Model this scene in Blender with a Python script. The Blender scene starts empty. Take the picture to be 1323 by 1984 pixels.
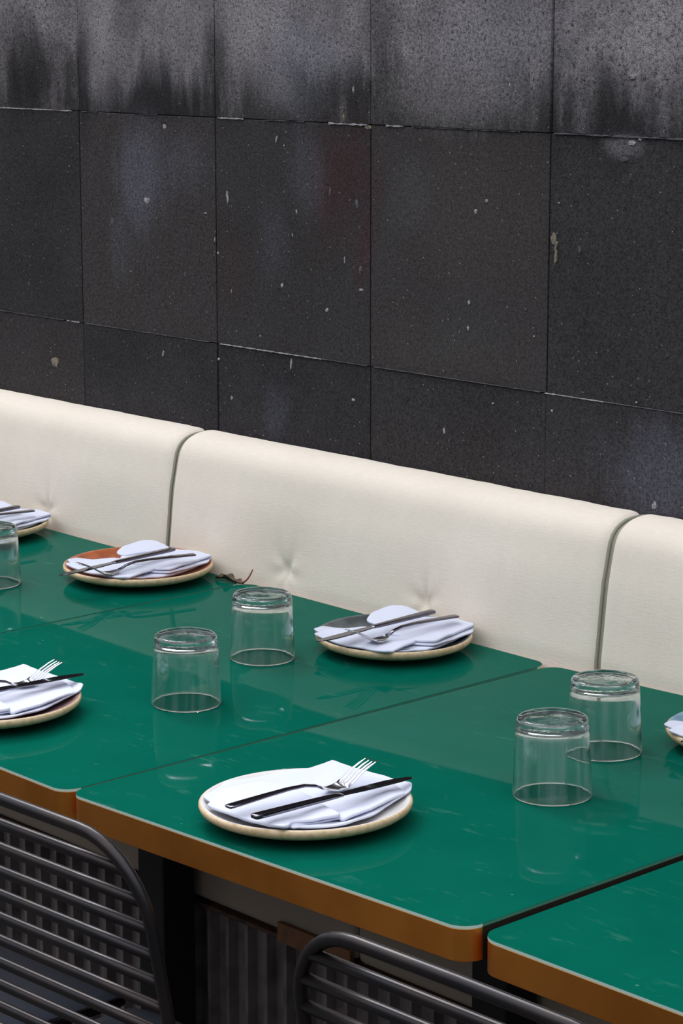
import bpy, bmesh, math, random
from mathutils import Vector, Matrix, noise
random.seed(7)
PI = math.pi
C = bpy.context.scene.collection
sc = bpy.context.scene
# ------------------------------------------------------------------ camera
ZT = 0.75                                   # nominal table height
F_PX, YAW, PITCH, ROLL = 4731.9, -0.8298, 0.2000, 0.0001
cam_d = bpy.data.cameras.new('camera')
cam = bpy.data.objects.new('camera', cam_d); C.objects.link(cam)
cy_, sy_ = math.cos(YAW), math.sin(YAW); cp_, sp_ = math.cos(PITCH), math.sin(PITCH)
fw = Vector((sy_*cp_, cy_*cp_, -sp_)); rt = Vector((cy_, -sy_, 0)); up = rt.cross(fw)
m3 = Matrix((rt, up, -fw)).transposed()
cam.matrix_world = Matrix.Translation((2.41811, -1.74027, 0.95904+ZT)) @ m3.to_4x4()
cam_d.sensor_fit = 'VERTICAL'; cam_d.sensor_height = 36.0
cam_d.lens = F_PX*36.0/1984.0
cam_d.clip_start = 0.05; cam_d.clip_end = 100
sc.camera = cam
# ------------------------------------------------------------------ view + light
sc.view_settings.view_transform = 'Standard'; sc.view_settings.look = 'None'
sc.view_settings.exposure = 0.92; sc.view_settings.gamma = 1.0
sc.view_settings.use_curve_mapping = False
w = bpy.data.worlds.new('overcast_sky'); sc.world = w; w.use_nodes = True
nt = w.node_tree; nt.nodes.clear()
out = nt.nodes.new('ShaderNodeOutputWorld'); bg = nt.nodes.new('ShaderNodeBackground')
tc = nt.nodes.new('ShaderNodeTexCoord'); sx = nt.nodes.new('ShaderNodeSeparateXYZ')
rp = nt.nodes.new('ShaderNodeValToRGB')
nt.links.new(tc.outputs['Generated'], sx.inputs[0]); nt.links.new(sx.outputs['Z'], rp.inputs[0])
nt.links.new(rp.outputs[0], bg.inputs[0]); nt.links.new(bg.outputs[0], out.inputs[0])
cr = rp.color_ramp
cr.elements[0].position = 0.0; cr.elements[0].color = (0.05, 0.05, 0.055, 1)
cr.elements[1].position = 1.0; cr.elements[1].color = (1.30, 1.33, 1.40, 1)
e = cr.elements.new(0.12); e.color = (0.10, 0.105, 0.115, 1)
e = cr.elements.new(0.38); e.color = (0.42, 0.44, 0.48, 1)
e = cr.elements.new(0.66); e.color = (1.10, 1.14, 1.20, 1)
bg.inputs[1].default_value = 0.9
def area(name, loc, target, sx_, sy__, power, col):
    d = bpy.data.lights.new(name, 'AREA'); d.shape = 'RECTANGLE'; d.size = sx_; d.size_y = sy__
    d.energy = power; d.color = col
    o = bpy.data.objects.new(name, d); C.objects.link(o); o.location = loc
    o.rotation_euler = (Vector(target)-Vector(loc)).to_track_quat('-Z', 'Y').to_euler()
    return o
# lamp added for soft sky light from over the wall, left of the tables
area('sky_over_wall', (-2.0, 2.1, 4.2), (-0.3, 0.1, 0.75), 4.0, 1.6, 185, (0.97, 0.98, 1.0))

# ------------------------------------------------------------------ helpers
def lin(*c):
    return tuple(((v/255)/12.92 if v/255 <= .04045 else ((v/255+.055)/1.055)**2.4) for v in c)+(1,)
def new_mat(name):
    m = bpy.data.materials.new(name); m.use_nodes = True
    return m, m.node_tree, m.node_tree.nodes['Principled BSDF']
def simple(name, col, rough=.5, metal=0, ior=1.5, bump=None, vary=None, **kw):
    m, t, b = new_mat(name)
    b.inputs['Base Color'].default_value = col; b.inputs['Roughness'].default_value = rough
    b.inputs['Metallic'].default_value = metal; b.inputs['IOR'].default_value = ior
    for k, v in kw.items(): b.inputs[k].default_value = v
    tcn = t.nodes.new('ShaderNodeTexCoord')
    if vary:
        n = t.nodes.new('ShaderNodeTexNoise'); n.inputs['Scale'].default_value = vary[0]; n.inputs['Detail'].default_value = 4
        t.links.new(tcn.outputs['Object'], n.inputs['Vector'])
        mx = t.nodes.new('ShaderNodeMix'); mx.data_type = 'RGBA'; mx.blend_type = 'MIX'
        mx.inputs['A'].default_value = col; mx.inputs['B'].default_value = vary[1]
        mr = t.nodes.new('ShaderNodeMapRange'); mr.inputs['From Min'].default_value = .42; mr.inputs['From Max'].default_value = .68
        t.links.new(n.outputs['Fac'], mr.inputs['Value']); t.links.new(mr.outputs[0], mx.inputs['Factor'])
        t.links.new(mx.outputs['Result'], b.inputs['Base Color'])
    if bump:
        n = t.nodes.new('ShaderNodeTexNoise'); n.inputs['Scale'].default_value = bump[0]; n.inputs['Detail'].default_value = 3
        t.links.new(tcn.outputs['Object'], n.inputs['Vector'])
        bp = t.nodes.new('ShaderNodeBump'); bp.inputs['Strength'].default_value = bump[1]; bp.inputs['Distance'].default_value = bump[2]
        t.links.new(n.outputs['Fac'], bp.inputs['Height']); t.links.new(bp.outputs[0], b.inputs['Normal'])
    return m
def mesh_obj(name, verts, faces, mats, parent=None, smooth=True, mi=None, M=None, auto=None):
    me = bpy.data.meshes.new(name)
    if M is not None: verts = [M @ Vector(v) for v in verts]
    me.from_pydata([tuple(v) for v in verts], [], faces)
    if not isinstance(mats, (list, tuple)): mats = [mats]
    for m in mats: me.materials.append(m)
    if mi: me.polygons.foreach_set('material_index', mi)
    bm = bmesh.new(); bm.from_mesh(me)
    bmesh.ops.recalc_face_normals(bm, faces=bm.faces)
    for f in bm.faces: f.smooth = smooth
    if auto is not None:
        for e in bm.edges:
            if len(e.link_faces) == 2 and e.calc_face_angle(0) > auto: e.smooth = False
    bm.to_mesh(me); bm.free()
    o = bpy.data.objects.new(name, me); C.objects.link(o)
    if parent: o.parent = parent
    return o
def thing(name, label, cat, M=None, group=None):
    o = bpy.data.objects.new(name, None); C.objects.link(o); o.empty_display_size = .05
    if M is not None:
        o.location = M.to_translation(); o.rotation_euler = M.to_euler()
    o['label'] = label; o['category'] = cat
    if group: o['group'] = group
    return o
def struct(o): o['kind'] = 'structure'; return o
class MB:
    """collects geometry for one mesh"""
    def __init__(s): s.v = []; s.f = []; s.m = []
    def add(s, v, f, mi=0):
        n = len(s.v); s.v += [tuple(p) for p in v]; s.f += [tuple(i+n for i in q) for q in f]; s.m += [mi]*len(f)
    def box(s, x0, x1, y0, y1, z0, z1, mi=0, bev=0):
        if bev:
            bm = bmesh.new(); bmesh.ops.create_cube(bm, size=1)
            for v in bm.verts: v.co = Vector(((x0+x1)/2+v.co.x*(x1-x0), (y0+y1)/2+v.co.y*(y1-y0), (z0+z1)/2+v.co.z*(z1-z0)))
            bmesh.ops.bevel(bm, geom=bm.edges[:], offset=bev, segments=3 if bev > .002 else 1, affect='EDGES', profile=.5)
            bm.verts.index_update()
            s.add([v.co.copy() for v in bm.verts], [[v.index for v in f.verts] for f in bm.faces], mi); bm.free(); return
        v = [(x, y, z) for x in (x0, x1) for y in (y0, y1) for z in (z0, z1)]
        s.add(v, [(0, 1, 3, 2), (4, 6, 7, 5), (0, 4, 5, 1), (2, 3, 7, 6), (0, 2, 6, 4), (1, 5, 7, 3)], mi)
    def tube(s, pts, r, n=14, cap=True, mi=0):
        pts = [Vector(p) for p in pts]; rings = []
        rr = r if isinstance(r, (list, tuple)) else [r]*len(pts)
        T = (pts[1]-pts[0]).normalized(); a = T.orthogonal().normalized()
        for i, p in enumerate(pts):
            if i == 0: t = pts[1]-p
            elif i == len(pts)-1: t = p-pts[i-1]
            else: t = (pts[i+1]-p).normalized()+(p-pts[i-1]).normalized()
            t.normalize(); a = (a-t*a.dot(t)).normalized(); b = t.cross(a)
            rings.append([p+(a*math.cos(2*PI*k/n)+b*math.sin(2*PI*k/n))*rr[i] for k in range(n)])
        s.loft(rings, cap, mi)
    def loft(s, rings, cap=True, mi=0):
        n = len(rings[0]); v = [p for r in rings for p in r]; f = []
        for i in range(len(rings)-1):
            for k in range(n):
                f.append((i*n+k, i*n+(k+1) % n, (i+1)*n+(k+1) % n, (i+1)*n+k))
        if cap: f.append(tuple(range(n))[::-1]); f.append(tuple((len(rings)-1)*n+k for k in range(n)))
        s.add(v, f, mi)
    def lathe(s, prof, n=96, mi=None, closed=False):
        v = []; f = []; ms = []
        for (r, z) in prof:
            for k in range(n): v.append((r*math.cos(2*PI*k/n), r*math.sin(2*PI*k/n), z))
        L = len(prof); rng = range(L) if closed else range(L-1)
        for i in rng:
            j = (i+1) % L
            for k in range(n):
                f.append((i*n+k, i*n+(k+1) % n, j*n+(k+1) % n, j*n+k)); ms.append(mi[i] if mi else 0)
        b = len(s.v); s.v += v; s.f += [tuple(i+b for i in q) for q in f]; s.m += ms
        return b, n, L
    def build(s, name, mats, parent=None, smooth=True, M=None, auto=None):
        return mesh_obj(name, s.v, s.f, mats, parent, smooth, s.m, M, auto)
def children(o): return [c for c in bpy.data.objects if c.parent == o]
def copy_tree(o, M=None, label=None, group=None, parent=None):
    c = o.copy(); C.objects.link(c); c.parent = parent
    if parent: c.matrix_parent_inverse = o.matrix_parent_inverse.copy()
    if M is not None: c.location = M.to_translation(); c.rotation_euler = M.to_euler()
    if label: c['label'] = label
    if group: c['group'] = group
    for ch in children(o): copy_tree(ch, parent=c)
    return c
def roundrect(x0, x1, y0, y1, r, n=10):
    p = []
    for cx, cy, a0 in ((x1-r, y0+r, -90), (x1-r, y1-r, 0), (x0+r, y1-r, 90), (x0+r, y0+r, 180)):
        for k in range(n+1):
            a = math.radians(a0+90*k/n); p.append((cx+r*math.cos(a), cy+r*math.sin(a)))
    return p

# ------------------------------------------------------------------ wall material
class G:
    """tiny node-graph helper"""
    def __init__(s, t): s.t = t
    def n(s, ty, **kw):
        x = s.t.nodes.new(ty)
        for k, v in kw.items(): setattr(x, k, v)
        return x
    def put(s, inp, v):
        if hasattr(v, 'links') or isinstance(v, bpy.types.NodeSocket): s.t.links.new(v, inp)
        else: inp.default_value = v
    def math(s, op, a, b=0.0, clamp=False):
        x = s.n('ShaderNodeMath', operation=op); x.use_clamp = clamp; s.put(x.inputs[0], a); s.put(x.inputs[1], b); return x.outputs[0]
    def mapr(s, v, a, b, c=0.0, d=1.0, smooth=False):
        x = s.n('ShaderNodeMapRange'); x.interpolation_type = 'SMOOTHSTEP' if smooth else 'LINEAR'
        s.put(x.inputs['Value'], v)
        for k, q in (('From Min', a), ('From Max', b), ('To Min', c), ('To Max', d)): s.put(x.inputs[k], q)
        return x.outputs[0]
    def noise(s, vec, scale, detail=2, rough=.5, sc3=None):
        if sc3:
            mp = s.n('ShaderNodeMapping'); s.put(mp.inputs['Vector'], vec); mp.inputs['Scale'].default_value = sc3; vec = mp.outputs[0]
        x = s.n('ShaderNodeTexNoise'); s.put(x.inputs['Vector'], vec); x.inputs['Scale'].default_value = scale
        x.inputs['Detail'].default_value = detail; x.inputs['Roughness'].default_value = rough; return x.outputs['Fac']
    def mix(s, f, a, b, blend='MIX'):
        x = s.n('ShaderNodeMix', data_type='RGBA', blend_type=blend); s.put(x.inputs['Factor'], f)
        s.put(x.inputs['A'], a); s.put(x.inputs['B'], b); return x.outputs['Result']
def stone_material():
    m, t, b = new_mat('volcanic_stone'); g = G(t)
    P = g.n('ShaderNodeTexCoord').outputs['Object']
    sp = g.n('ShaderNodeSeparateXYZ'); g.put(sp.inputs[0], P); X, Z = sp.outputs['X'], sp.outputs['Z']
    at = g.n('ShaderNodeAttribute', attribute_name='tile').outputs['Fac']
    big = g.noise(P, 5.5, 5, .6)
    streak = g.noise(P, 3.2, 5, .65, (4.2, 1, 1.0))
    # base of each slab, warmer or cooler
    base = g.mix(at, lin(43, 41, 44), lin(64, 58, 57))
    base = g.mix(g.mapr(big, .35, .72, 0, .55), base, lin(65, 62, 65))
    # chalky bloom over the top course
    edge = g.math('ADD', Z, g.math('MULTIPLY', g.math('SUBTRACT', streak, .5), .34))
    top = g.mapr(edge, 1.535, 1.665, 0, 1, True)
    top = g.math('MULTIPLY', top, g.mapr(Z, 1.533, 1.537))
    top = g.math('MULTIPLY', top, g.mapr(g.noise(P, 7, 5, .6), .33, .58, .35, 1))
    col = g.mix(g.math('MULTIPLY', top, .95), base, lin(134, 127, 130))
    def blob(x, z, rx, rz, amp, c, col, nz=.9):
        dx = g.math('DIVIDE', g.math('SUBTRACT', X, x), rx); dz = g.math('DIVIDE', g.math('SUBTRACT', Z, z), rz)
        d = g.math('SQRT', g.math('ADD', g.math('MULTIPLY', dx, dx), g.math('MULTIPLY', dz, dz)))
        d = g.math('ADD', d, g.math('MULTIPLY', g.math('SUBTRACT', streak, .5), nz*2))
        return g.mix(g.mapr(d, .15, 1.15, amp, 0, True), col, c)
    for a in BLOBS: col = blob(*a[:6], col)
    # grain and pits
    fine = g.noise(P, 430, 2, .8); mid = g.noise(P, 170, 2, .6)
    k = g.math('ADD', g.mapr(fine, .3, .7, .35, 1.65), g.mapr(mid, .3, .7, -.28, .28))
    pit = g.mapr(mid, .30, .40, .35, 1)
    pitk = g.mix(top, (1, 1, 1, 1), g.n('ShaderNodeCombineColor').outputs[0])
    cc = g.n('ShaderNodeCombineXYZ'); [g.put(cc.inputs[i], k) for i in range(3)]
    col = g.mix(1.0, col, cc.outputs[0], 'MULTIPLY')
    pc = g.n('ShaderNodeCombineXYZ'); pv = g.math('ADD', g.math('MULTIPLY', pit, top), g.math('SUBTRACT', 1, top))
    [g.put(pc.inputs[i], pv) for i in range(3)]
    col = g.mix(1.0, col, pc.outputs[0], 'MULTIPLY')
    vo = g.n('ShaderNodeTexVoronoi'); g.put(vo.inputs['Vector'], P); vo.inputs['Scale'].default_value = 85
    sel = g.n('ShaderNodeSeparateColor'); g.put(sel.inputs[0], vo.outputs['Color'])
    fl = g.math('MULTIPLY', g.mapr(vo.outputs['Distance'], .05, .12, 1, 0), g.mapr(sel.outputs[0], .55, .65))
    col = g.mix(g.math('MULTIPLY', fl, .8), col, lin(165, 160, 160))
    g.put(b.inputs['Base Color'], col); b.inputs['Roughness'].default_value = .92
    b.inputs['Specular IOR Level'].default_value = .25
    bp = g.n('ShaderNodeBump'); bp.inputs['Strength'].default_value = .5; bp.inputs['Distance'].default_value = .001
    g.put(bp.inputs['Height'], g.math('ADD', fine, g.math('MULTIPLY', mid, 1.5))); g.put(b.inputs['Normal'], bp.outputs[0])
    return m
PALE = lin(160, 152, 156); BLU = lin(92, 90, 100); DK = lin(30, 29, 32)
BLOBS = [(-1.26, 1.72, .06, .10, .45, PALE), (-1.06, 1.68, .13, .10, .1, PALE), (-.70, 1.63, .14, .09, .6, lin(140, 138, 148)),
         (-.85, 1.70, .10, .10, .4, PALE), (-.26, 1.68, .19, .14, .55, lin(128, 124, 130)), (.02, 1.70, .14, .09, .45, PALE),
         (-1.49, 1.60, .16, .10, .75, DK), (-.60, 1.585, .17, .07, .75, DK), (-.05, 1.575, .22, .10, .55, DK), (-1.32, 1.60, .035, .16, .7, DK),
         (-.93, 1.62, .045, .12, .65, DK), (-.52, 1.70, .06, .14, .55, lin(40, 37, 38)), (-1.06, 1.56, .12, .04, .6, DK),
         (-1.159, 1.425, .10, .11, .75, BLU), (-1.02, 1.45, .08, .08, .35, BLU), (-.60, 1.45, .10, .13, .6, lin(66, 40, 42)),
         (-.90, 1.27, .05, .11, .4, lin(66, 48, 46)), (-.56, 1.33, .03, .10, .5, lin(70, 42, 44)), (-.70, 1.45, .06, .08, .3, BLU),
         (.10, 1.04, .15, .10, .55, lin(92, 92, 104)), (-.30, 1.40, .16, .14, .3, lin(80, 72, 70)), (-1.22, 1.30, .05, .1, .4, lin(84, 84, 92)),
         (-.78, 1.32, .05, .10, .35, lin(84, 84, 96)), (-.45, 1.43, .06, .07, .25, lin(84, 82, 86)), (-.78, 1.03, .05, .07, .4, lin(80, 80, 92)),
         (.01, 1.522, .05, .02, .3, PALE), (-.36, 1.585, .17, .06, .6, lin(118, 112, 114)), (-.78, 1.60, .06, .06, .5, lin(112, 108, 112)), (-.33, 1.18, .2, .06, .3, lin(78, 74, 74))]
MARKS = [(-1.082, 1.5157, 0.012, 0.011), (-1.5215, 1.464, 0.0069, 0.004), (-1.1367, 1.3804, 0.0184, 0.015), (-1.2423, 1.3355, 0.0127, 0.0173), (-0.9674, 1.3667, 0.0116, 0.0037), (-0.9067, 1.3983, 0.0099, 0.0235), (-0.7743, 1.5046, 0.0067, 0.0175), (-0.7487, 1.516, 0.0093, 0.007), (-0.7542, 1.494, 0.0054, 0.0035), (-0.7613, 1.2543, 0.0095, 0.0098), (-1.5142, 1.1974, 0.0122, 0.0203), (-1.4344, 1.0519, 0.0341, 0.0223), (-1.0945, 1.1032, 0.0107, 0.0192), (-0.7391, 1.119, 0.0081, 0.0235), (-0.6456, 1.2214, 0.0104, 0.0079), (-0.8977, 1.2334, 0.0043, 0.0073), (-0.6376, 1.4212, 0.009, 0.0224), (-1.373, 1.4319, 0.0066, 0.0039), (-1.0281, 1.2536, 0.0074, 0.015), (-0.9339, 1.2975, 0.0057, 0.0073), (-0.9354, 1.108, 0.0058, 0.0056), (-0.9421, 1.3216, 0.0058, 0.011), (-0.9003, 1.0418, 0.0058, 0.0075), (-0.5804, 1.5907, 0.0075, 0.0151), (-0.2252, 1.6061, 0.0088, 0.0141), (0.023, 1.623, 0.0129, 0.0089), (-0.6043, 1.5463, 0.0089, 0.0169), (-0.5453, 1.5313, 0.0199, 0.0075), (-0.2951, 1.525, 0.0068, 0.0208), (0.025, 1.5272, 0.02, 0.0105), (0.0097, 1.5032, 0.0201, 0.0091), (0.0398, 1.533, 0.0099, 0.006), (-0.5712, 1.405, 0.0126, 0.017), (-0.2956, 1.4081, 0.008, 0.0097), (-0.272, 1.4255, 0.0068, 0.0064), (-0.1281, 1.376, 0.0139, 0.0205), (-0.1236, 1.3644, 0.0075, 0.0189), (-0.1232, 1.3479, 0.0096, 0.0268), (-0.0748, 1.3631, 0.0105, 0.0172), (-0.31, 1.2217, 0.0058, 0.0091), (-0.1843, 1.2624, 0.0044, 0.0064), (-0.3083, 1.2632, 0.0058, 0.0082), (-0.5796, 1.0749, 0.009, 0.0071), (-0.1251, 1.11, 0.0076, 0.0073), (-0.3629, 1.0488, 0.0071, 0.0128), (-0.3508, 1.0333, 0.0047, 0.0076), (0.0855, 0.9908, 0.013, 0.0188), (-0.5608, 1.2625, 0.0152, 0.0069), (-0.5622, 1.2969, 0.0114, 0.0155), (-0.6016, 1.3095, 0.0051, 0.0138), (-0.1658, 1.2222, 0.0044, 0.004), (-0.1188, 1.4315, 0.0042, 0.0031), (0.0452, 1.1426, 0.004, 0.0039), (-0.253, 1.1065, 0.0046, 0.0033), (-0.7338, 1.3433, 0.004, 0.0071), (-0.7229, 1.3835, 0.0053, 0.0079), (-1.1882, 1.2462, 0.0047, 0.0048), (-0.8198, 1.1608, 0.0042, 0.0036)]
TAN = (35, 36, 37, 11, 27, 26)              # tan or greenish marks rather than white ones
FAINT = (3, 7, 16, 18, 30, 38, 40, 45, 48, 32, 10, 28)
YW = 1.03
stone = stone_material()
lime = simple('lime_white', lin(178, 172, 174), .9, vary=(300, lin(110, 106, 110)))
lime2 = simple('lime_faint', lin(92, 90, 95), .9, vary=(300, lin(66, 64, 68)))
lime3 = simple('lime_tan', lin(142, 130, 112), .9, vary=(300, lin(90, 84, 76)))
joint = simple('dark_joint', lin(14, 13, 14), 1)
# ------------------------------------------------------------------ setting: wall, floor
def build_wall():
    mb = MB(); tiles = []
    xs = [-1.339+.4*k for k in range(-5, 10)]; zs = [-.0635+.3998*k for k in range(0, 8)]; zs[0] = 0.0
    rnd = random.Random(3)
    per = {}
    warm = {(-1.739, 3): .15, (-1.339, 3): .9, (-.939, 3): .6, (-.539, 3): .95, (-.139, 3): .45,
            (-1.739, 2): .6, (-1.339, 2): .1, (-.939, 2): .1, (-.539, 2): .45, (-.139, 2): .45}
    for j in range(len(zs)-1):
        for i in range(len(xs)-1):
            off = rnd.uniform(-.0012, .0012)
            if j == 4 and abs(xs[i]+.139) < .01: off = .003
            if j == 3 and abs(xs[i]+.139) < .01: off = .001
            n0 = len(mb.v); g_ = .0011
            mb.box(xs[i]+g_, xs[i+1]-g_, YW+off, YW+.03, zs[j]+g_*.6, zs[j+1]-g_*.6, 0, bev=.0007)
            key = (round(xs[i], 3), j)
            wv = [v for k_, v in warm.items() if abs(k_[0]-xs[i]) < .01 and k_[1] == j]
            tiles += [(wv[0] if wv else rnd.random()*.8)]*(len(mb.v)-n0)
    mb.box(xs[0], xs[-1], YW+.02, YW+.12, 0, zs[-1], 1)
    def splat(x, z, wd, h, mi, ang, seed):
        r_ = random.Random(seed); n = 11; v = [(x, YW-.0016, z)]
        for k in range(n):
            a = 2*PI*k/n; s_ = r_.uniform(.6, 1.1)
            px, pz = wd/2*math.cos(a)*s_, h/2*math.sin(a)*s_
            v.append((x+px*math.cos(ang)-pz*math.sin(ang), YW-.0009, z+px*math.sin(ang)+pz*math.cos(ang)))
        nb = [(p[0], YW+.003, p[2]) for p in v[1:]]
        f = [(0, 1+k, 1+(k+1) % n) for k in range(n)]+[(1+k, n+1+k, n+1+(k+1) % n, 1+(k+1) % n) for k in range(n)]
        mb.add(v+nb, f, mi)
    for i, (x, z, wd, h) in enumerate(MARKS):
        mi = 4 if i in TAN else (3 if i in FAINT else 2)
        small = wd < .006
        ang = 0 if small or wd > h else (-.30, -.12, .1)[i % 3]
        splat(x, z, wd*(.62 if h > 1.6*wd else .85), h*.9, mi, ang, i)
        if not small:
            for q in range(2): splat(x+random.uniform(-1, 1)*wd*.6, z+random.uniform(-1, 1)*h*.7, wd*.2, h*.15, 3, 0, 100+i*3+q)
    # chipped, limey lips along the bed joints
    segs = [(-1.62, -1.36, 1.5355, .0022, 2), (-1.33, -1.28, 1.5355, .0016, 3), (-1.17, -1.10, 1.5355, .0014, 3), (-.93, -.86, 1.5355, .0022, 2), (-.80, -.70, 1.5355, .0015, 3),
            (-.64, -.545, 1.535, .0035, 2), (-.50, -.46, 1.5355, .003, 2), (-.44, -.20, 1.5355, .0012, 3), (-.13, .16, 1.5357, .0024, 3),
            (-1.62, -1.40, 1.1365, .0016, 3), (-1.39, -1.35, 1.1365, .0022, 2), (-1.33, -.96, 1.1365, .0014, 3), (-.93, -.66, 1.1362, .0022, 2), (-.66, -.545, 1.1365, .0018, 3),
            (-.53, -.15, 1.1365, .0012, 3), (-.14, -.02, 1.136, .0022, 2), (-.02, .16, 1.1362, .0015, 3)]
    for k, (x0, x1, z, h, mi) in enumerate(segs):
        r_ = random.Random(k); n = max(3, int((x1-x0)/.008)); top = []; bot = []
        for q in range(n+1):
            x = x0+(x1-x0)*q/n; hh = h*r_.choice((.15, .5, .8, 1.0, 1.1, .3)); top.append((x, YW-.0022, z+hh/2)); bot.append((x, YW-.0022, z-hh/2))
        v = top+bot+[(p[0], YW+.004, p[2]) for p in top+bot]; m_ = n+1; f = []
        for q in range(n):
            f += [(q, q+1, m_+q+1, m_+q), (q, 2*m_+q, 2*m_+q+1, q+1), (m_+q, m_+q+1, 3*m_+q+1, 3*m_+q)]
        mb.add(v, f, mi)
    o = mb.build('wall_back', [stone, joint, lime, lime2, lime3], smooth=False)
    at = o.data.attributes.new('tile', 'FLOAT', 'POINT')
    vals = tiles+[0.3]*(len(mb.v)-len(tiles)); at.data.foreach_set('value', vals)
    struct(o)
build_wall()
m_floor = simple('dark_paving', lin(42, 40, 38), .8, bump=(60, .3, .002), vary=(6, lin(66, 64, 60)))
mb = MB(); mb.box(-8, 8, -8, YW+.12, -.1, 0); struct(mb.build('floor', m_floor, smooth=False))

# ------------------------------------------------------------------ banquette
def fabric_material():
    m, t, b = new_mat('cream_canvas'); g = G(t)
    P = g.n('ShaderNodeTexCoord').outputs['Object']
    big = g.noise(P, 4, 4); weave = g.noise(P, 900, 1); slub = g.noise(P, 60, 3, .6, (1, 1, 9)); slub2 = g.noise(P, 60, 3, .6, (9, 1, 1))
    c = g.mix(g.mapr(big, .35, .7), lin(236, 224, 210), lin(228, 215, 200))
    c = g.mix(g.mapr(slub, .35, .7, 0, .22), c, lin(206, 200, 185)); c = g.mix(g.mapr(slub2, .35, .7, 0, .18), c, lin(246, 239, 228))
    g.put(b.inputs['Base Color'], c); b.inputs['Roughness'].default_value = .95
    b.inputs['Specular IOR Level'].default_value = .15; b.inputs['Sheen Weight'].default_value = .08
    bp = g.n('ShaderNodeBump'); bp.inputs['Strength'].default_value = .35; bp.inputs['Distance'].default_value = .0008
    g.put(bp.inputs['Height'], g.math('ADD', g.math('ADD', slub, slub2), g.math('MULTIPLY', weave, .5))); g.put(b.inputs['Normal'], bp.outputs[0])
    return m
canvas = fabric_material()
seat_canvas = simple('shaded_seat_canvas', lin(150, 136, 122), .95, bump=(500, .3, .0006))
piping_m = simple('piping_canvas', lin(150, 148, 132), .95)
PROF = [(.893, .492), (.896, .52), (.905, .60), (.912, .68), (.917, .73), (.9178, .75), (.9182, .762), (.9185, .77), (.9194, .778), (.9203, .786), (.9212, .794), (.9221, .802), (.923, .81), (.9245, .825), (.927, .851), (.931, .885), (.9365, .91), (.9405, .93), (.9445, .946),
        (.951, .9585), (.960, .968), (.971, .9745), (.984, .979), (.998, .981), (1.012, .9815), (1.022, .980), (1.0275, .972), (1.028, .90), (1.028, .70), (1.028, .492)]
def prof_in(d):
    """offset of the cushion section inwards by d"""
    n = len(PROF); o = []
    for i, (y, z) in enumerate(PROF):
        a = Vector(PROF[i-1]) if i else Vector(PROF[0])-Vector((0, .01)); b = Vector(PROF[(i+1) % n]) if i < n-1 else Vector(PROF[-1])-Vector((0, .01))
        t = (b-a).normalized(); nn = Vector((-t.y, t.x))
        k = 0 if i >= 26 else 1
        o.append((y-nn.x*d*k if k else y, z-nn.y*d*k))
    return o
TUFTS = [(.326, .787), (.66, .793)]
def backrest(x0, x1, tufts, label):
    root = thing('backrest_cushion', label, 'cushion', Matrix.Translation(((x0+x1)/2, .97, .49)), 'backrest cushions of the bench along the wall')
    M = Matrix.Translation((-(x0+x1)/2, -.97, -.49))
    L = x1-x0; r = .016; SEG = 220
    ts = [0, .0012, .004, .008, .0125, .018, .026]
    xs = [x0+t for t in ts]; k = SEG
    xs += [x0+.026+(L-.052)*i/k for i in range(1, k)]
    xs += [x1-t for t in reversed(ts)]
    rings = []
    for x in xs:
        e_ = min(x-x0, x1-x); q = max(0, 1-e_/.018)
        d = r*(1-math.sqrt(max(0, 1-q*q)))
        row = []
        pr = prof_in(d)
        for j, (y, z) in enumerate(pr):
            if j < 19:
                u = (x-x0)/L
                y -= .003*(1-(2*u-1)**6)*math.sin(PI*min(1, max(0, (z-.5)/.45)))
                for (tx, tz) in tufts:
                    dx, dz = x-(x0+tx), z-tz; rr = math.hypot(dx, dz*.8)
                    y += .006*math.exp(-(rr/.013)**2)+.0035*math.exp(-(rr/.05)**2)
                    y += 0.0018*math.exp(-(rr/.038)**2)*min(1, rr/.008)*math.sin(5*math.atan2(dz, dx)+tx*9)
            if j < 26 and e_ > .02:
                nz = noise.noise(Vector((x*9, z*5, 1.3)))*.0016+noise.noise(Vector((x*34, z*7, 4)))*.0009*(1 if z > .84 else .35)
                y += nz; z += nz*.5*(1 if j > 18 else 0)
            row.append((x, y, z))
        rings.append(row)
    mb = MB(); mb.loft(rings, True)
    # denser vertical sampling comes from a subdivision of the section
    o = mb.build('cushion_body', canvas, root, M=M)
    ss = o.modifiers.new('smooth', 'SUBSURF'); ss.levels = 1; ss.render_levels = 1
    for sx_, xx in ((1, x0), (-1, x1)):
        pts = [(xx+sx_*.0035, p[0], p[1]) for p in prof_in(.0085)[0:27]]
        p_ = MB(); p_.tube(pts, .0032, 8); p_.build('piping', piping_m, root, M=M)
    return root
backrest(.0745, 1.10, [(.33, .79), (.7, .79)], 'cream canvas backrest cushion cut off by the right edge of the photo')
backrest(-.9555, .0705, TUFTS, 'long cream canvas backrest cushion with two tufts, between the two vertical seams')
backrest(-1.9855, -.9595, [(.665, .79), (.33, .79)], 'cream canvas backrest cushion left of the left seam')
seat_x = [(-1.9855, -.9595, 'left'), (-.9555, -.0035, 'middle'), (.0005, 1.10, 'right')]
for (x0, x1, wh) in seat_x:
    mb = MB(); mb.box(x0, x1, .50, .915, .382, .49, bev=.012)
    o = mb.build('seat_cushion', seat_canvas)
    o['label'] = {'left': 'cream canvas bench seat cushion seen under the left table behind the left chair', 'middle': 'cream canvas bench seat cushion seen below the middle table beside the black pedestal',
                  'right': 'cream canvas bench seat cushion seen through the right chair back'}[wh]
    o['category'] = 'cushion'; o['group'] = 'seat cushions of the bench along the wall'
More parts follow.
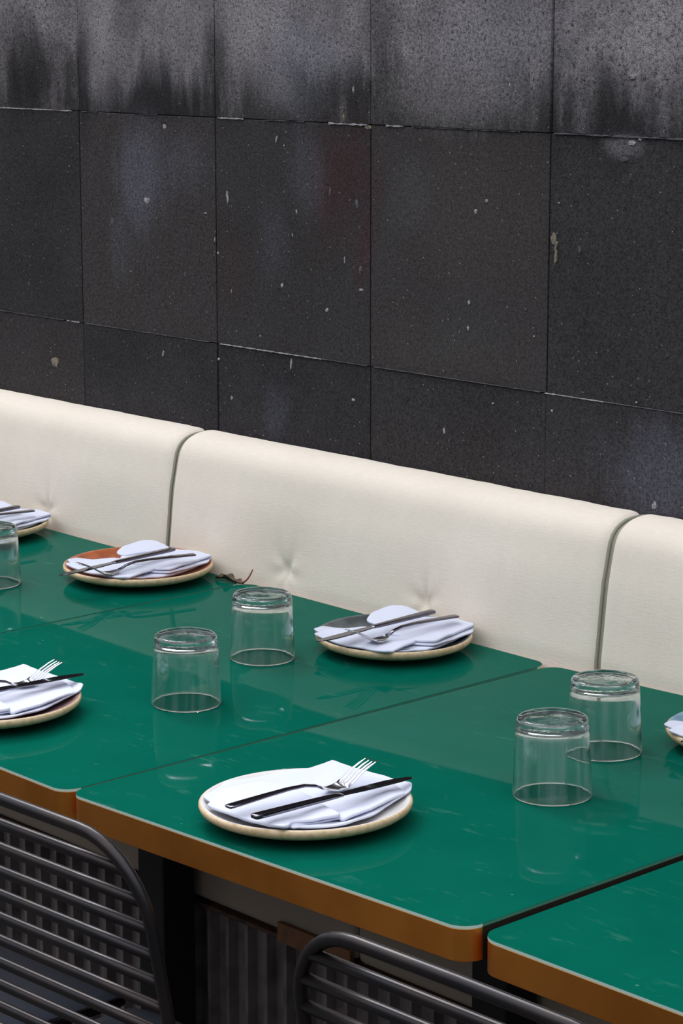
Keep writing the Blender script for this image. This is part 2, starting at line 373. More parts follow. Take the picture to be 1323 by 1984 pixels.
# bench base clad in ribbed sheet metal
m_sheet = simple('aged_sheet_metal', lin(120, 112, 111), .6, .15, bump=(40, .2, .002), vary=(22, lin(88, 82, 82)))
m_rust = simple('rusty_trim', lin(92, 60, 44), .8, vary=(30, lin(50, 38, 34)))
m_wood = simple('brown_batten', lin(126, 84, 52), .6, vary=(40, lin(100, 64, 40)))
bench = thing('bench_base', 'ribbed grey sheet metal base of the wall bench with rusty top edge', 'bench', Matrix.Translation((-.4, .7, 0)))
Mi = Matrix.Translation((.4, -.7, 0))
mb = MB(); pts = []
x = -1.985; per = .0445
while x < 1.10:
    for dx, y in ((0, .527), (.0335, .527), (.0352, .510), (.0425, .510), (.0445, .527)): pts.append((x+dx, y))
    x += per
v = []; f = []
for (x_, y_) in pts: v += [(x_, y_, .004), (x_, y_, .372)]
for i in range(len(pts)-1):
    if abs(pts[i][0]-pts[i+1][0]) > 1e-6: f.append((2*i, 2*i+2, 2*i+3, 2*i+1))
mb.add(v, f); mb.box(-1.985, 1.10, .530, .536, .004, .371)
mb.build('ribbed_panel', m_sheet, bench, smooth=False, M=Mi)
mb = MB(); mb.box(-1.985, 1.10, .4985, .90, .372, .378); mb.build('top_trim', m_rust, bench, smooth=False, M=Mi)
mb = MB(); mb.box(-.16, -.002, .490, .4980, .372, .402); mb.build('batten', m_wood, bench, smooth=False, M=Mi)
mb = MB(); mb.box(-1.985, 1.10, .54, 1.02, .0, .372); mb.build('carcass', joint, bench, smooth=False, M=Mi)

# ------------------------------------------------------------------ tables
def green_material():
    m, t, b = new_mat('green_back_painted_glass'); g = G(t)
    P = g.n('ShaderNodeTexCoord').outputs['Object']
    n1 = g.noise(P, 9, 4, .6)
    c = g.mix(g.mapr(n1, .3, .7), lin(3, 81, 66), lin(5, 85, 70))
    vo = g.n('ShaderNodeTexVoronoi'); g.put(vo.inputs['Vector'], P); vo.inputs['Scale'].default_value = 24
    sel = g.n('ShaderNodeSeparateColor'); g.put(sel.inputs[0], vo.outputs['Color'])
    fl = g.math('MULTIPLY', g.mapr(vo.outputs['Distance'], .02, .07, 1, 0), g.mapr(sel.outputs[0], .80, .86))
    sm = g.noise(P, 14, 5, .7, (1.0, 3.0, 1.0)); c = g.mix(g.mapr(sm, .60, .74, 0, .10), c, lin(120, 170, 155))
    c = g.mix(g.math('MULTIPLY', fl, .4), c, lin(110, 175, 155))
    g.put(b.inputs['Base Color'], c)
    g.put(b.inputs['Roughness'], g.mapr(sm, .45, .75, .02, .07)); b.inputs['IOR'].default_value = 1.05
    return m
green = green_material()
m_edge = simple('glass_edge', lin(186, 208, 196), .3)
m_edge2 = simple('glass_side_edge', lin(70, 124, 104), .3)  # darker edge colour, carries the shade of the table gaps
m_gap_brass = simple('gap_shaded_brass', lin(34, 24, 16), .6, .3)  # shade of the narrow table gaps painted into the brass sides
m_brass = simple('aged_brass', lin(226, 146, 66), .42, 1.0, bump=(260, .12, .0004), vary=(9, lin(204, 128, 54)))
m_black = simple('black_steel', lin(4, 4, 5), .7)
m_under = simple('dark_underside', lin(40, 30, 24), .8)
FR = {'A': ((-.7186, -.0059, -.0004), (1.0, -.0007, -.0072), (.0008, 1.0, .0063)),
      'B': ((-.0061, .0019, -.0036), (.9999, .0080, -.0095), (-.0080, 1.0, .0017)),
      'C': ((.0034, -.0004, -.0017), (.9997, .0101, .0212), (-.0101, .9999, -.0013)),
      'D': ((.7093, .0183, .0056), (1.0, .0056, .0002), (-.0056, 1.0, .0042))}
def frame(k):
    o, x, y = FR[k]; X = Vector(x).normalized(); Y = Vector(y); Y = (Y-X*Y.dot(X)).normalized(); Z = X.cross(Y)
    M = Matrix((X, Y, Z)).transposed().to_4x4(); M.translation = Vector(o)+Vector((0, 0, ZT)); return M
TD = .909
def table(k, label):
    M = frame(k); x0, x1 = (-.70, 0) if k in 'AB' else (0, .70)
    ctr = M @ Vector(((x0+x1)/2-.0155, TD/2, 0)); R0 = Matrix.Translation((ctr.x, ctr.y, 0))
    root = thing('restaurant_table', label, 'table', R0, 'green topped tables in a row')
    ML = R0.inverted() @ M
    # green glass sheet: flat face and pale arrised edge
    rows = []
    for ins, z in ((.0, -.0040), (.0, -.0005), (.0003, -.0001), (.0009, 0.0)):
        rows.append([(p[0], p[1], z) for p in roundrect(x0+ins, x1-ins, ins, TD-ins, .026-ins, 12)])
    mb = MB(); n = len(rows[0]); mb.add([p for r in rows for p in r], [(i*n+q, i*n+(q+1) % n, (i+1)*n+(q+1) % n, (i+1)*n+q) for i in range(3) for q in range(n)], 1)
    mb.m[-2*n:] = [0]*(2*n)
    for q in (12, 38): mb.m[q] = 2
    b0 = 3*n; mb.f.append(tuple(range(b0, b0+n))); mb.m.append(0); mb.f.append(tuple(range(n))[::-1]); mb.m.append(0)
    mb.build('table_top', [green, m_edge, m_edge2], root, smooth=False, M=ML)
    mb = MB(); rings = []
    for ins, z in ((.0022, -.0042), (.0006, -.0042), (.0002, -.0047), (.0002, -.0405), (.0008, -.0412), (.003, -.0412), (.003, -.010)):
        rings.append([(p[0], p[1], z) for p in roundrect(x0+ins, x1-ins, ins, TD-ins, .026-ins, 12)])
    mb.loft(rings, False)
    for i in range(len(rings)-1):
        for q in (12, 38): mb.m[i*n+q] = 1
    mb.build('brass_band', [m_brass, m_gap_brass], root, smooth=True, M=ML, auto=.16)
    mb = MB(); pr = roundrect(x0+.004, x1-.004, .004, TD-.004, .022, 6)
    mb.loft([[(p[0], p[1], z) for p in pr] for z in (-.0043, -.034)]); mb.build('core_board', m_under, root, smooth=False, M=ML)
    mb = MB(); hz = (M @ Vector(((x0+x1)/2, TD/2, -.036))).z-.0005
    mb.box(-.031, .031, -.031, .031, .012, hz, bev=.002); mb.build('pedestal', m_black, root, smooth=False)
    mb = MB(); mb.box(-.22, .22, -.26, .26, 0, .012, bev=.003); mb.build('base_plate', m_black, root, smooth=False)
    mb = MB(); mb.box(-.16, .16, -.025, .025, hz-.012, hz-.001); mb.box(-.025, .025, -.2, .2, hz-.012, hz-.001); mb.build('bracket', m_black, root, smooth=False)
    return root
table('A', 'green glass topped table with brass edge, the farthest left')
table('B', 'green table with brass edge, between the far left table and the middle table')
table('C', 'green table with brass edge in the middle, white plate near its front edge')
table('D', 'bare green table with brass edge in the bottom right corner')

def place(k, x, y, z=0, rz=0, pitch=0):
    return frame(k) @ Matrix.Translation((x, y, z)) @ Matrix.Rotation(rz, 4, 'Z') @ Matrix.Rotation(pitch, 4, 'X')

# ------------------------------------------------------------------ glasses
def glass_material():
    m = bpy.data.materials.new('clear_glass'); m.use_nodes = True; t = m.node_tree; t.nodes.clear()
    o = t.nodes.new('ShaderNodeOutputMaterial'); g_ = t.nodes.new('ShaderNodeBsdfGlass')
    g_.inputs['Color'].default_value = (.965, .985, .98, 1); g_.inputs['Roughness'].default_value = 0; g_.inputs['IOR'].default_value = 1.48
    g = G(t); P = g.n('ShaderNodeTexCoord').outputs['Object']
    bp = g.n('ShaderNodeBump'); bp.inputs['Strength'].default_value = .12; bp.inputs['Distance'].default_value = .004
    g.put(bp.inputs['Height'], g.math('ADD', g.noise(P, 26, 2, .5, (1, 1, .35)), g.math('MULTIPLY', g.noise(P, 130, 1, .5, (1, 1, .03)), .35))); g.put(g_.inputs['Normal'], bp.outputs[0])
    # pale streaky haze mixed in to lighten the glass sides
    df = t.nodes.new('ShaderNodeBsdfDiffuse'); df.inputs['Color'].default_value = (.62, .74, .74, 1)
    ms = t.nodes.new('ShaderNodeMixShader')
    f_ = g.mapr(g.noise(P, 70, 3, .6, (1, 1, .05)), .48, .72, .01, .11)
    g.put(ms.inputs[0], f_); t.links.new(g_.outputs[0], ms.inputs[1]); t.links.new(df.outputs[0], ms.inputs[2])
    t.links.new(ms.outputs[0], o.inputs[0]); return m
m_glass = glass_material()
def tumbler():
    mb = MB()
    prof = [(0, .1012), (.020, .1012), (.030, .1014), (.0375, .1020), (.0415, .1018), (.0438, .1000), (.0449, .0970), (.0454, .0930), (.0462, .080), (.0474, .060), (.0484, .040), (.0491, .020), (.0496, .004), (.0495, .0012), (.0487, .0002),
            (.0479, .0008), (.0476, .0025), (.0472, .020), (.0464, .040), (.0452, .060), (.0440, .078), (.0430, .0845), (.0405, .0885), (.035, .0900), (.02, .0905), (0, .0905)]
    b, n, L = mb.lathe(prof, 96)
    o = mb.build('water_glass', m_glass)
    bm = bmesh.new(); bm.from_mesh(o.data); bmesh.ops.remove_doubles(bm, verts=bm.verts, dist=1e-6)
    bmesh.ops.recalc_face_normals(bm, faces=bm.faces); [setattr(f_, 'smooth', True) for f_ in bm.faces]; bm.to_mesh(o.data); bm.free()
    o['category'] = 'glass'; o['group'] = 'upturned water glasses on the tables'; return o
GL = [('C', .4448, .4184, 'clear upturned tumbler on the middle table, the nearer of its two glasses'),
      ('C', .3642, .6102, 'clear upturned tumbler on the middle table, the farther one next to the cushions'),
      ('B', -.2025, .3653, 'clear upturned tumbler on the table left of the middle one, the nearer of its two glasses'),
      ('B', -.3146, .6067, 'clear upturned tumbler just in front of the dry leaf'),
      ('A', -.2826, .5808, 'clear upturned tumbler at the left edge of the photo, half cut off')]
g0 = tumbler()
for i, (k, x, y, lab) in enumerate(GL):
    o = g0 if i == 0 else g0.copy()
    if i: C.objects.link(o)
    M = place(k, x, y, .0001, .7*i); o.location = M.to_translation(); o.rotation_euler = M.to_euler(); o['label'] = lab

# ------------------------------------------------------------------ plates
def glaze(name, col, col2, rough=.28): return simple(name, col, rough, vary=(35, col2), bump=(60, .1, .0006))
m_clay = simple('speckled_clay', lin(204, 180, 146), .6, vary=(140, lin(184, 158, 118)), bump=(300, .15, .0004))
def plate_mesh(R, m_in, name):
    mb = MB()
    pr = [(0, .0030), (.045, .0030), (.058, .0010), (.064, 0), (.070, .0008), (.078, .0030), (.095, .0065), (.112, .0105), (.1235, .0148), (.1285, .0185), (.1300, .0225), (.1295, .0258), (.1270, .0275), (.1230, .0266),
          (.120, .0240), (.108, .0185), (.092, .0140), (.070, .0112), (.04, .0100), (0, .0098)]
    k = R/.13; pr = [(r*k, z) for r, z in pr]
    mi = [0]*12+[1]*(len(pr)-13)
    mb.lathe(pr, 128, mi)
    return mb
def plate(R, m_in, label, M):
    mb = plate_mesh(R, m_in, label)
    o = mb.build('plate', [m_clay, m_in])
    bm = bmesh.new(); bm.from_mesh(o.data); bmesh.ops.remove_doubles(bm, verts=bm.verts, dist=1e-6); bmesh.ops.recalc_face_normals(bm, faces=bm.faces); bm.to_mesh(o.data); bm.free()
    o.location = M.to_translation(); o.rotation_euler = M.to_euler()
    o['label'] = label; o['category'] = 'plate'; o['group'] = 'handmade plates on the tables'
    return o
PC = {'CF': ('C', .2999, .1350, .130), 'BK': ('B', -.2162, .7907, .1215), 'BL': ('B', -.347, .126, .130), 'A': ('A', -.1467, .7922, .130), 'AA': ('A', -.617, .790, .122), 'CR': ('C', .4920, .7720, .122)}
GLZ = {'CF': glaze('white_glaze', lin(214, 210, 208), lin(206, 202, 200)), 'BK': glaze('dark_grey_glaze', lin(84, 90, 92), lin(60, 66, 68)), 'BL': glaze('mauve_glaze', lin(112, 84, 86), lin(150, 120, 118)),
       'A': glaze('rust_glaze', lin(170, 96, 60), lin(140, 70, 44)), 'AA': glaze('olive_glaze', lin(150, 146, 120), lin(120, 116, 96)), 'CR': glaze('blue_glaze', lin(112, 146, 168), lin(86, 120, 146))}
PL = {'CF': 'clay plate with white glaze near the front edge of the middle table', 'BK': 'clay plate with dark grey glaze by the cushions, right of the dry leaf',
      'BL': 'clay plate cut off by the left edge, at the front of its table', 'A': 'clay plate with rust brown glaze by the cushions left of the dry leaf',
      'AA': 'clay plate under a napkin at the far left edge against the cushion', 'CR': 'clay plate with blue glaze at the right edge of the photo'}
for k, (T, x, y, R) in PC.items(): plate(R, GLZ[k], PL[k], place(T, x, y, .0001))

# ------------------------------------------------------------------ napkins
m_nap = simple('pale_linen', lin(202, 205, 221), .9, bump=(700, .25, .0005))
m_nap.node_tree.nodes['Principled BSDF'].inputs['Specular IOR Level'].default_value = .15
def smooth_poly(P, r, n=5):
    """round the corners of a polygon"""
    out_ = []; N = len(P)
    for i in range(N):
        p = Vector(P[i]); a = Vector(P[i-1])-p; b = Vector(P[(i+1) % N])-p
        d = min(r, a.length*.45, b.length*.45); s_ = p+a.normalized()*d; e_ = p+b.normalized()*d
        for k in range(n+1):
            t = k/n; out_.append(s_*(1-t)**2+p*2*t*(1-t)+e_*t*t)
    # resample evenly
    L = [0]
    for i in range(len(out_)): L.append(L[-1]+(out_[(i+1) % len(out_)]-out_[i]).length)
    res = []; M_ = 120; j = 0
    for k in range(M_):
        s_ = L[-1]*k/M_
        while L[j+1] < s_: j += 1
        q = (s_-L[j])/max(1e-9, L[j+1]-L[j]); res.append(out_[j]*(1-q)+out_[(j+1) % len(out_)]*q)
    return res
def bowl(r): return .0102+max(0, (r-.045))**1.35*.55
def cloth_layer(mb, P, z, th, lift=0, rr=.006, seed=0, sag=1.0):
    poly = smooth_poly(P, rr); N = len(poly)
    area_ = sum(poly[i].x*poly[(i+1) % N].y-poly[(i+1) % N].x*poly[i].y for i in range(N))
    sg = 1 if area_ > 0 else -1
    cen = sum(poly, Vector((0, 0)))/N
    nor = []
    for i in range(N):
        t = (poly[(i+2) % N]-poly[i-2]).normalized(); nor.append(Vector((-t.y, t.x))*sg)
    def zf(p):
        z0 = z if not callable(z) else z(p)
        return z0+noise.noise(Vector((p.x*22+seed*3.1, p.y*22, seed)))*.0022+noise.noise(Vector((p.x*60, p.y*60+seed, 2)))*.0006
    rings = []
    def ring(ins, dz): rings.append([Vector((p.x+n_.x*ins, p.y+n_.y*ins, zf(p+n_*ins)+dz)) for p, n_ in zip(poly, nor)])
    h = th*.72
    def shr(fac, dz): rings.append([Vector((cen.x+(p.x+n_.x*h-cen.x)*fac, cen.y+(p.y+n_.y*h-cen.y)*fac, zf(cen+(p+n_*h-cen)*fac)+dz)) for p, n_ in zip(poly, nor)])
    for fac in (.04, .3, .6, .85): shr(fac, 0)
    ring(h*.5, 0.0); ring(h*.15, h*.15); ring(0, h*.45); ring(h*.08, h*.75); ring(h*.3, h*.93); ring(h*.7, h)
    for fac in (.92, .8, .65, .5, .35, .2, .04): shr(fac, h)
    mb.loft(rings, True)
def plane(z0, gx, gy, zmin=None):
    def f_(p):
        v_ = z0+gx*p.x+gy*p.y
        return max(v_, bowl(p.length)) if zmin is None else max(v_, zmin)
    return f_
def napkin_front():
    mb = MB()
    F0 = [(-.0852, -.0925), (-.1180, -.0256), (-.1086, .0354), (-.0848, .0837), (-.0792, .118), (.0082, .1262), (.0643, .1120), (.0990, .0137), (.1040, -.0326), (.0807, -.0783), (.0607, -.0926), (-.0004, -.1005)]
    cloth_layer(mb, F0, plane(.0135, 0, 0), .0045, seed=1)
    F1 = [(.0785, -.0800), (.0954, -.0429), (.0904, .0101), (.0797, .1012), (.0636, .1190), (.0177, .1240), (-.0693, .114), (-.02, -.0339)]
    cloth_layer(mb, F1, plane(.0180, .0, .02), .005, seed=2)
    cloth_layer(mb, [(.074, -.0900), (.0935, -.0262), (.0502, -.0056), (.02, -.0496)], plane(.0212, 0, -.0), .0038, seed=3, rr=.005)
    cloth_layer(mb, [(.067, -.0900), (.0905, -.0222), (.0502, -.0056), (.02, -.0496)], plane(.0250, 0, -.0), .0038, seed=12, rr=.005)
    F2 = [(.0962, -.0291), (.0900, .0088), (.0808, .094), (.0344, .1100), (-.0536, .1010), (-.03, .0107)]
    cloth_layer(mb, F2, plane(.0235, 0, .045), .006, seed=4, rr=.008)
    F3 = [(-.0536, -.1120), (-.0941, -.0551), (-.0727, .0024), (-.0312, .0096), (.065, -.0192), (.0927, -.0258), (.0787, -.0647), (.0659, -.0800), (.0830, -.1080)]
    cloth_layer(mb, F3, plane(.0290, .01, .02), .0065, seed=5, rr=.007)
    return mb
def napkin_back():
    mb = MB()
    B0 = [(-.0916, -.086), (-.0994, -.0616), (-.0746, .0046), (-.0695, .0639), (.0541, .1150), (.0741, .090), (.0961, -.0271), (.0674, -.0859), (-.0229, -.1017)]
    cloth_layer(mb, B0, plane(.0140, 0, 0), .0055, seed=6)
    cloth_layer(mb, [(.0377, -.0701), (.0962, -.0164), (.0801, .090), (.0629, .1150), (.0121, .1154), (.0032, .038)], plane(.0195, .0, .015), .0055, seed=7)
    cloth_layer(mb, [(.03, -.045), (.098, -.0094), (.0880, .085), (.0629, .112), (.0121, .1104), (.0032, .038)], plane(.0250, .0, .02), .005, seed=11)
    cloth_layer(mb, [(-.0636, -.1116), (-.0697, -.0856), (-.0467, -.0219), (-.0019, -.0118), (.0694, -.0172), (.0896, -.1000), (-.0022, -.1160)], plane(.0285, .0, .015), .006, seed=8, rr=.008)
    cloth_layer(mb, [(-.0344, -.0149), (-.0139, .0855), (.0288, .106), (.0727, .107), (.0971, -.0074), (.066, -.0239), (.0036, -.0291)], plane(.0300, .0, .02), .0065, seed=9, rr=.008)
    cloth_layer(mb, [(-.0600, -.003), (-.0823, .0289), (-.0920, .0792), (-.0769, .0975), (-.0515, .0929), (-.0123, .0873), (-.0245, -.0133)], plane(.0320, -.02, .02), .0060, seed=10, rr=.010)
    return mb
nf = napkin_front().build('napkin', m_nap); nb_ = napkin_back().build('napkin', m_nap)
def set_nap(o, T, x, y, rz, lab, first):
    if not first: o = o.copy(); C.objects.link(o)
    M = place(T, x, y, .0006, rz); o.location = M.to_translation(); o.rotation_euler = M.to_euler()
    o['label'] = lab; o['category'] = 'napkin'; o['group'] = 'folded linen napkins on the plates'
set_nap(nf, 'C', .2999, .1350, 0, 'folded pale linen napkin on the white plate at the front of the middle table', True)
set_nap(nf, 'B', -.347, .126, 0, 'folded pale linen napkin on the plate cut off by the left edge', False)
set_nap(nb_, 'B', -.2162, .7907, 0, 'folded pale linen napkin on the dark grey plate', True)
set_nap(nb_, 'A', -.1467, .7922, 0, 'folded pale linen napkin on the rust brown plate', False)
set_nap(nb_, 'A', -.617, .790, 0, 'folded pale linen napkin at the far left edge against the cushion', False)
set_nap(nb_, 'C', .4920, .7720, 0, 'folded pale linen napkin on the blue plate at the right edge', False)

# ------------------------------------------------------------------ cutlery
m_steel = simple('dark_reflection_steel', lin(118, 114, 125), .10, 1.0, vary=(60, lin(104, 100, 111)))  # dark reflections put into the colour of handles and blades
m_bright = simple('bright_reflection_steel', lin(214, 214, 220), .14, 1.0)  # same steel, coloured lighter where the fork heads catch the light
def sup(wd, th, y, z, n=24, e_=.42, cx=0, dz=0):
    r_ = []
    for k in range(n):
        a = 2*PI*k/n; c_, s_ = math.cos(a), math.sin(a)
        r_.append((cx+wd/2*math.copysign(abs(c_)**e_, c_), y, z+dz+th/2*math.copysign(abs(s_)**e_, s_)))
    return r_
def make_knife(lab):
    root = thing('table_knife', lab, 'knife', group='steel knives lying on the napkins')
    mb = MB(); mb.loft([sup(.0085, .0030, 0, .0015), sup(.0118, .0052, .0012, .0015), sup(.0128, .0062, .004, .0015), sup(.0130, .0062, .02, .0015), sup(.0118, .0060, .06, .0018), sup(.0104, .0056, .10, .0020), sup(.0092, .0052, .124, .0022), sup(.0100, .0040, .130, .0022), sup(.011, .0028, .134, .0022)])
    mb.build('handle', m_steel, root)
    mb = MB(); ys = [.132, .138, .15, .17, .19, .21, .225, .235, .242, .246]
    rings = []
    for y in ys:
        t = (y-.132)/.114; wd = .0100+.0075*math.sin(min(1, t*2.2)*PI/2)
        if t > .62: wd *= math.sqrt(max(.004, 1-((t-.62)/.382)**2))
        cx = -.0012*t+.0030*(max(0, t-.6)/.4)**2
        rings.append([(cx-wd/2, y, .0024), (cx-wd*.46, y, .0030), (cx+wd*.40, y, .0030), (cx+wd/2, y, .0021), (cx+wd*.4, y, .0014), (cx-wd*.46, y, .0014)])
    mb.loft(rings); mb.build('blade', m_steel, root, auto=.3)
    return root
FZ = [(0, .0), (.025, .0012), (.050, .0024), (.075, .0036), (.100, .0040), (.118, .0032), (.134, -.0008), (.147, -.0078), (.157, -.0105), (.170, -.0105), (.182, -.0045), (.194, .0040), (.208, .0105), (.222, .0155)]
def fz(y):
    for a, b in zip(FZ, FZ[1:]):
        if y <= b[0]: t = (y-a[0])/(b[0]-a[0]); t = t*t*(3-2*t)*.3+t*.7; return a[1]+(b[1]-a[1])*t
    return FZ[-1][1]
def make_fork(lab):
    root = thing('table_fork', lab, 'fork', group='steel forks lying on the napkins')
    wds = [(0, .008), (.0015, .0122), (.006, .0138), (.03, .0125), (.06, .0098), (.09, .0072), (.115, .0056), (.132, .0050), (.142, .0062)]
    mb = MB(); rings = []
    for (y, wd) in wds: rings.append(sup(wd, .0018 if y < .001 else .0036-.006*abs(y-.09)*.2, y, fz(y)))
    mb.loft(rings); mb.build('handle', m_steel, root)
    mb = MB(); rings = []
    for y, wd in ((.140, .006), (.146, .0105), (.152, .0170), (.158, .0218), (.165, .0240), (.172, .0246), (.178, .0246)):
        r_ = []; n = 18
        for k in range(n):
            u = -1+2*k/(n-1); r_.append((u*wd/2, y, fz(y)+.0014*u*u*(wd/.024)+.0009))
        for k in range(n):
            u = 1-2*k/(n-1); r_.append((u*wd/2, y, fz(y)+.0014*u*u*(wd/.024)-.0009))
        rings.append(r_)
    mb.loft(rings)
    for j in range(4):
        c0 = (-.0104+j*.00693); rings = []
        for y, wd in ((.176, .0052), (.184, .0042), (.195, .0038), (.208, .0033), (.217, .0026), (.2215, .0014)):
            u = c0/.0123; rings.append(sup(wd, .0019 if y < .21 else .0013, y, fz(y)+.0014*u*u, n=10, e_=.8, cx=c0*(1-.02*(y-.176)/.04)))
        mb.loft(rings)
    mb.build('fork_head', m_bright, root)
    return root
def setM(o, M): o.location = M.to_translation(); o.rotation_euler = M.to_euler()
def lay(T, a, b, za, zb):
    """frame whose local +y runs from handle end a to tip b on table T"""
    L = math.hypot(b[0]-a[0], b[1]-a[1]); ang = math.atan2(-(b[0]-a[0]), b[1]-a[1])
    return frame(T) @ Matrix.Translation((a[0], a[1], za)) @ Matrix.Rotation(ang, 4, 'Z') @ Matrix.Rotation(math.atan2(zb-za, L), 4, 'X')
kn = make_knife('steel table knife beside the fork on the white plate of the middle table')
fk = make_fork('steel fork with its tines raised over the white plate of the middle table')
setM(kn, lay('C', (.3503, .0072), (.3624, .249), .0425, .0395))
setM(fk, lay('C', (.3000, .0107), (.3170, .231), .0440, .0440))
KN = [('B', (-.411+.012, .001), (-.2991-.0, .2450), .0425, .0400, 'steel table knife on the plate cut off by the left edge'),
      ('B', (-.2075, .8682), (-.2065, .6200), .0480, .0425, 'steel table knife on the dark grey plate, handle over its far rim'),
      ('A', (-.1095, .8416), (-.1034, .5900), .0490, .0420, 'steel table knife on the rust brown plate, blade reaching past its left rim'),
      ('A', (-.5838, .8496), (-.5800, .6100), .0490, .0430, 'steel table knife at the far left edge of the photo'),
      ('C', (.5130, .8500), (.5000, .6100), .0480, .0400, 'steel table knife on the blue plate, just outside the right edge')]
KN[0] = ('B', (-.3200, .0150), (-.3040, .2600), .0425, .0400, KN[0][5])
for (T, a, b, za, zb, lab) in KN:
    o = copy_tree(kn, lay(T, a, b, za, zb), lab)
FK = [('B', (-.3550, .0200), (-.3330, .238), .0440, .0440, 'steel fork with raised tines on the plate cut off by the left edge'),
      ('B', (-.1668, .8796), (-.1778, .6600), .0480, .0450, 'steel fork on the dark grey plate with its tines pointing left'),
      ('A', (-.0600, .8486), (-.1036, .6364), .0480, .0430, 'steel fork on the rust brown plate, tines across the knife blade'),
      ('A', (-.5457, .8567), (-.5650, .6400), .0480, .0440, 'steel fork at the far left edge of the photo')]
for (T, a, b, za, zb, lab) in FK: copy_tree(fk, lay(T, a, b, za, zb), lab)

# ------------------------------------------------------------------ dry leaf
m_leaf = simple('dry_leaf', lin(60, 54, 34), .7, vary=(90, lin(96, 66, 44)))
m_stem = simple('leaf_stem', lin(150, 98, 84), .7)
leaf = thing('fallen_leaf', 'curled dry brown leaf with a raised stem on the table edge by the cushion', 'leaf', Matrix.Translation((-.735, .884, ZT+.0052)))
mb = MB(); v = []; f = []; nu, nv = 14, 7
ax = Vector((.062, .012, 0)); pv = Vector((-ax.y, ax.x, 0)).normalized()
for s_ in (0, 1):
    for i in range(nu):
        u = i/(nu-1); hw = .011*math.sin(PI*min(1, u*1.02+.02))**.7*(1+.35*math.sin(u*17))
        for j in range(nv):
            t = -1+2*j/(nv-1); p = ax*(u-.5)+pv*t*hw*.75
            z = .0020+abs(t)**1.6*hw*.75+.004*math.sin(u*9)*t*.4+.002*math.sin(u*6)+(.0006 if s_ else 0)
            v.append((p.x, p.y, max(z, .0005+(.0006 if s_ else 0))))
nn = nu*nv
for i in range(nu-1):
    for j in range(nv-1):
        a = i*nv+j; f += [(a, a+1, a+nv+1, a+nv), (nn+a, nn+a+nv, nn+a+nv+1, nn+a+1)]
bd = [j for j in range(nv)]+[i*nv+nv-1 for i in range(1, nu)]+[(nu-1)*nv+j for j in range(nv-2, -1, -1)]+[i*nv for i in range(nu-2, 0, -1)]
for a, b in zip(bd, bd[1:]+bd[:1]): f.append((a, b, nn+b, nn+a))
mb.add(v, f); mb.build('blade', m_leaf, leaf)
mb = MB(); pts = []
for k in range(12):
    t = k/11; pts.append((.026+.026*t, .004+.004*t, .004+.026*t**2.0))
mb.tube(pts, [.0022-.0010*k/11 for k in range(12)], 8); mb.build('stem', m_stem, leaf)

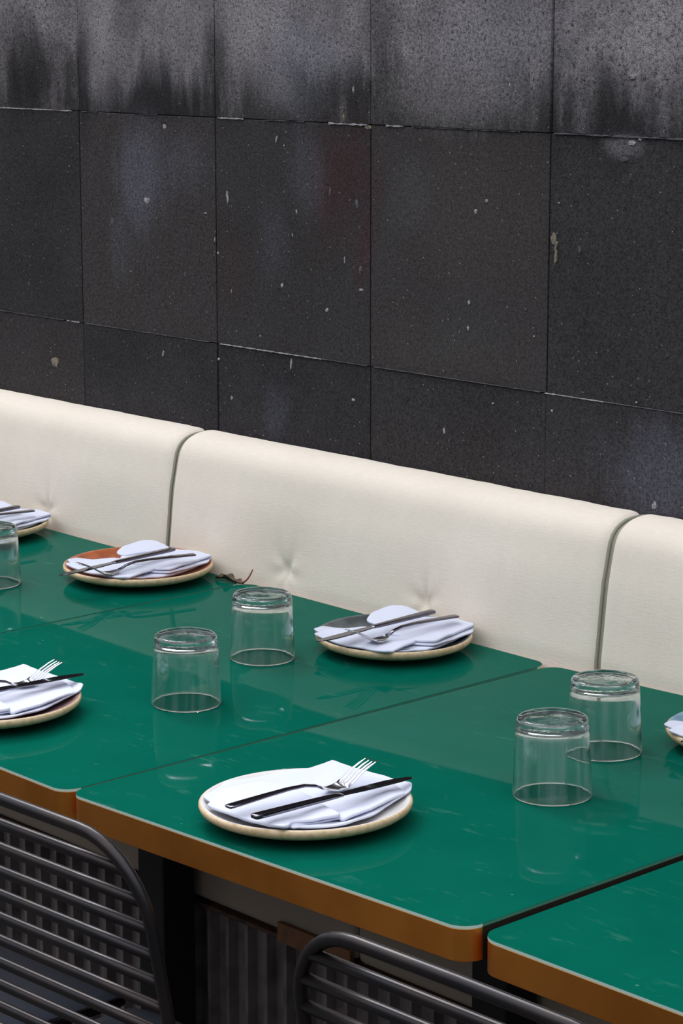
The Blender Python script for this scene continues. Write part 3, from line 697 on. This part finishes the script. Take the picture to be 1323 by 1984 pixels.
# ------------------------------------------------------------------ chairs
m_tube = simple('dark_coated_steel', lin(44, 41, 44), .34, .75, bump=(180, .12, .0005), vary=(14, lin(54, 48, 47)))
m_seat = simple('dark_seat_sheet', lin(100, 104, 118), .4, .5, bump=(120, .1, .0006))
TOPZ = .07+ZT; HW = .24; TILT = .19
def make_chair(lab):
    root = thing('metal_chair', lab, 'chair', group='slatted metal chairs along the front of the tables')
    # local: x across, y towards the table, back plane leaning away; top at y=0
    def yb(z): return (TOPZ-z)*TILT if z > .42 else (TOPZ-.42)*TILT-(.42-z)*.18
    def P(x, z): return (x, yb(z), z)
    R = .0076; zt = TOPZ; rc = .10
    pts = [P(-HW, .009), P(-HW, .2), P(-HW, .42), P(-HW, .55), P(-HW, zt-rc)]
    for k in range(1, 9):
        a = PI/2*k/9; pts.append(P(-HW+rc-rc*math.cos(a), zt-rc+rc*math.sin(a)))
    pts.append(P(-HW+rc, zt)); pts.append(P(0, zt+.001)); pts.append(P(HW-rc, zt))
    for k in range(1, 9):
        a = PI/2*k/9; pts.append(P(HW-rc+rc*math.sin(a), zt-rc+rc*math.cos(a)))
    pts += [P(HW, zt-rc), P(HW, .55), P(HW, .42), P(HW, .2), P(HW, .009)]
    mb = MB(); mb.tube(pts, R, 16); mb.build('back_frame', m_tube, root)
    for i in range(1, 13):
        z = zt-.0005-.0330*i
        if z < .43: break
        xx = HW
        dz = rc-(zt-z)
        if dz > 0: xx = HW-rc+math.sqrt(max(0, rc*rc-dz*dz))
        xx -= .002
        mb = MB(); mb.tube([(-xx, yb(z), z), (-xx/2, yb(z), z), (xx/2, yb(z), z), (xx, yb(z), z)], .0069, 14); mb.build('slat', m_tube, root)
    # seat sheet with rolled front
    zs = .392; y0 = yb(.40)-.004; mb = MB(); v = []; nu, nv = 25, 19
    def seat_pt(u, vv, off):
        x = u*(HW-.012); y = y0+.342*vv
        r_ = .05; cxx = max(0, abs(u)*(HW-.012)-(HW-.012-r_)); cyy = max(0, .342*vv-(.342-r_))
        if cxx > 0 and cyy > 0:
            d = math.hypot(cxx, cyy)
            if d > r_: s_ = r_/d; x = math.copysign(HW-.012-r_+cxx*s_, u); y = y0+.342-r_+cyy*s_
        z = zs-.010*math.cos(u*PI/2)*math.sin(vv*PI*.8)-.018*max(0, vv-.86)/.14*max(0, vv-.86)/.14-.006*abs(u)**8
        return (x, y, z+off)
    for off in (0, -.004):
        for i in range(nu):
            for j in range(nv): v.append(seat_pt(-1+2*i/(nu-1), j/(nv-1), off))
    f = []; nn = nu*nv
    for i in range(nu-1):
        for j in range(nv-1):
            a = i*nv+j; f += [(a, a+nv, a+nv+1, a+1), (nn+a, nn+a+1, nn+a+nv+1, nn+a+nv)]
    bd = [j for j in range(nv)]+[i*nv+nv-1 for i in range(1, nu)]+[(nu-1)*nv+j for j in range(nv-2, -1, -1)]+[i*nv for i in range(nu-2, 0, -1)]
    for a, b in zip(bd, bd[1:]+bd[:1]): f.append((a, b, nn+b, nn+a))
    mb.add(v, f); mb.build('seat', m_seat, root)
    mb = MB()
    mb.tube([(-HW, y0+.004, zs-.012), (-HW+.006, y0+.2, zs-.014), (-HW+.03, y0+.322, zs-.026), (-HW+.06, y0+.330, zs-.028), (HW-.06, y0+.330, zs-.028), (HW-.03, y0+.322, zs-.026), (HW-.006, y0+.2, zs-.014), (HW, y0+.004, zs-.012)], .006, 12)
    mb.build('seat_frame', m_tube, root)
    for s_ in (-1, 1):
        mb = MB(); mb.tube([(s_*(HW-.03), y0+.312, zs-.026), (s_*(HW-.025), y0+.317, .2), (s_*(HW-.02), y0+.327, .009)], .0066, 12); mb.build('leg', m_tube, root)
    return root
CH = [((.158, -.2035, 0), .045, 'dark metal chair at the bottom left, its curved corner before the brass edge'),
      ((.900, -.2010, 0), .018, 'dark metal chair with horizontal slats at the bottom centre, in front of the table joint'),
      ((-.355, -.2010, 0), .0, 'dark metal chair beyond the left edge, only its smooth seat showing through slats')]
c0 = make_chair(CH[0][2])
for i, (l, rz, lab) in enumerate(CH):
    o = c0 if i == 0 else copy_tree(c0, label=lab)
    o.location = l; o.rotation_euler = (0, 0, rz)
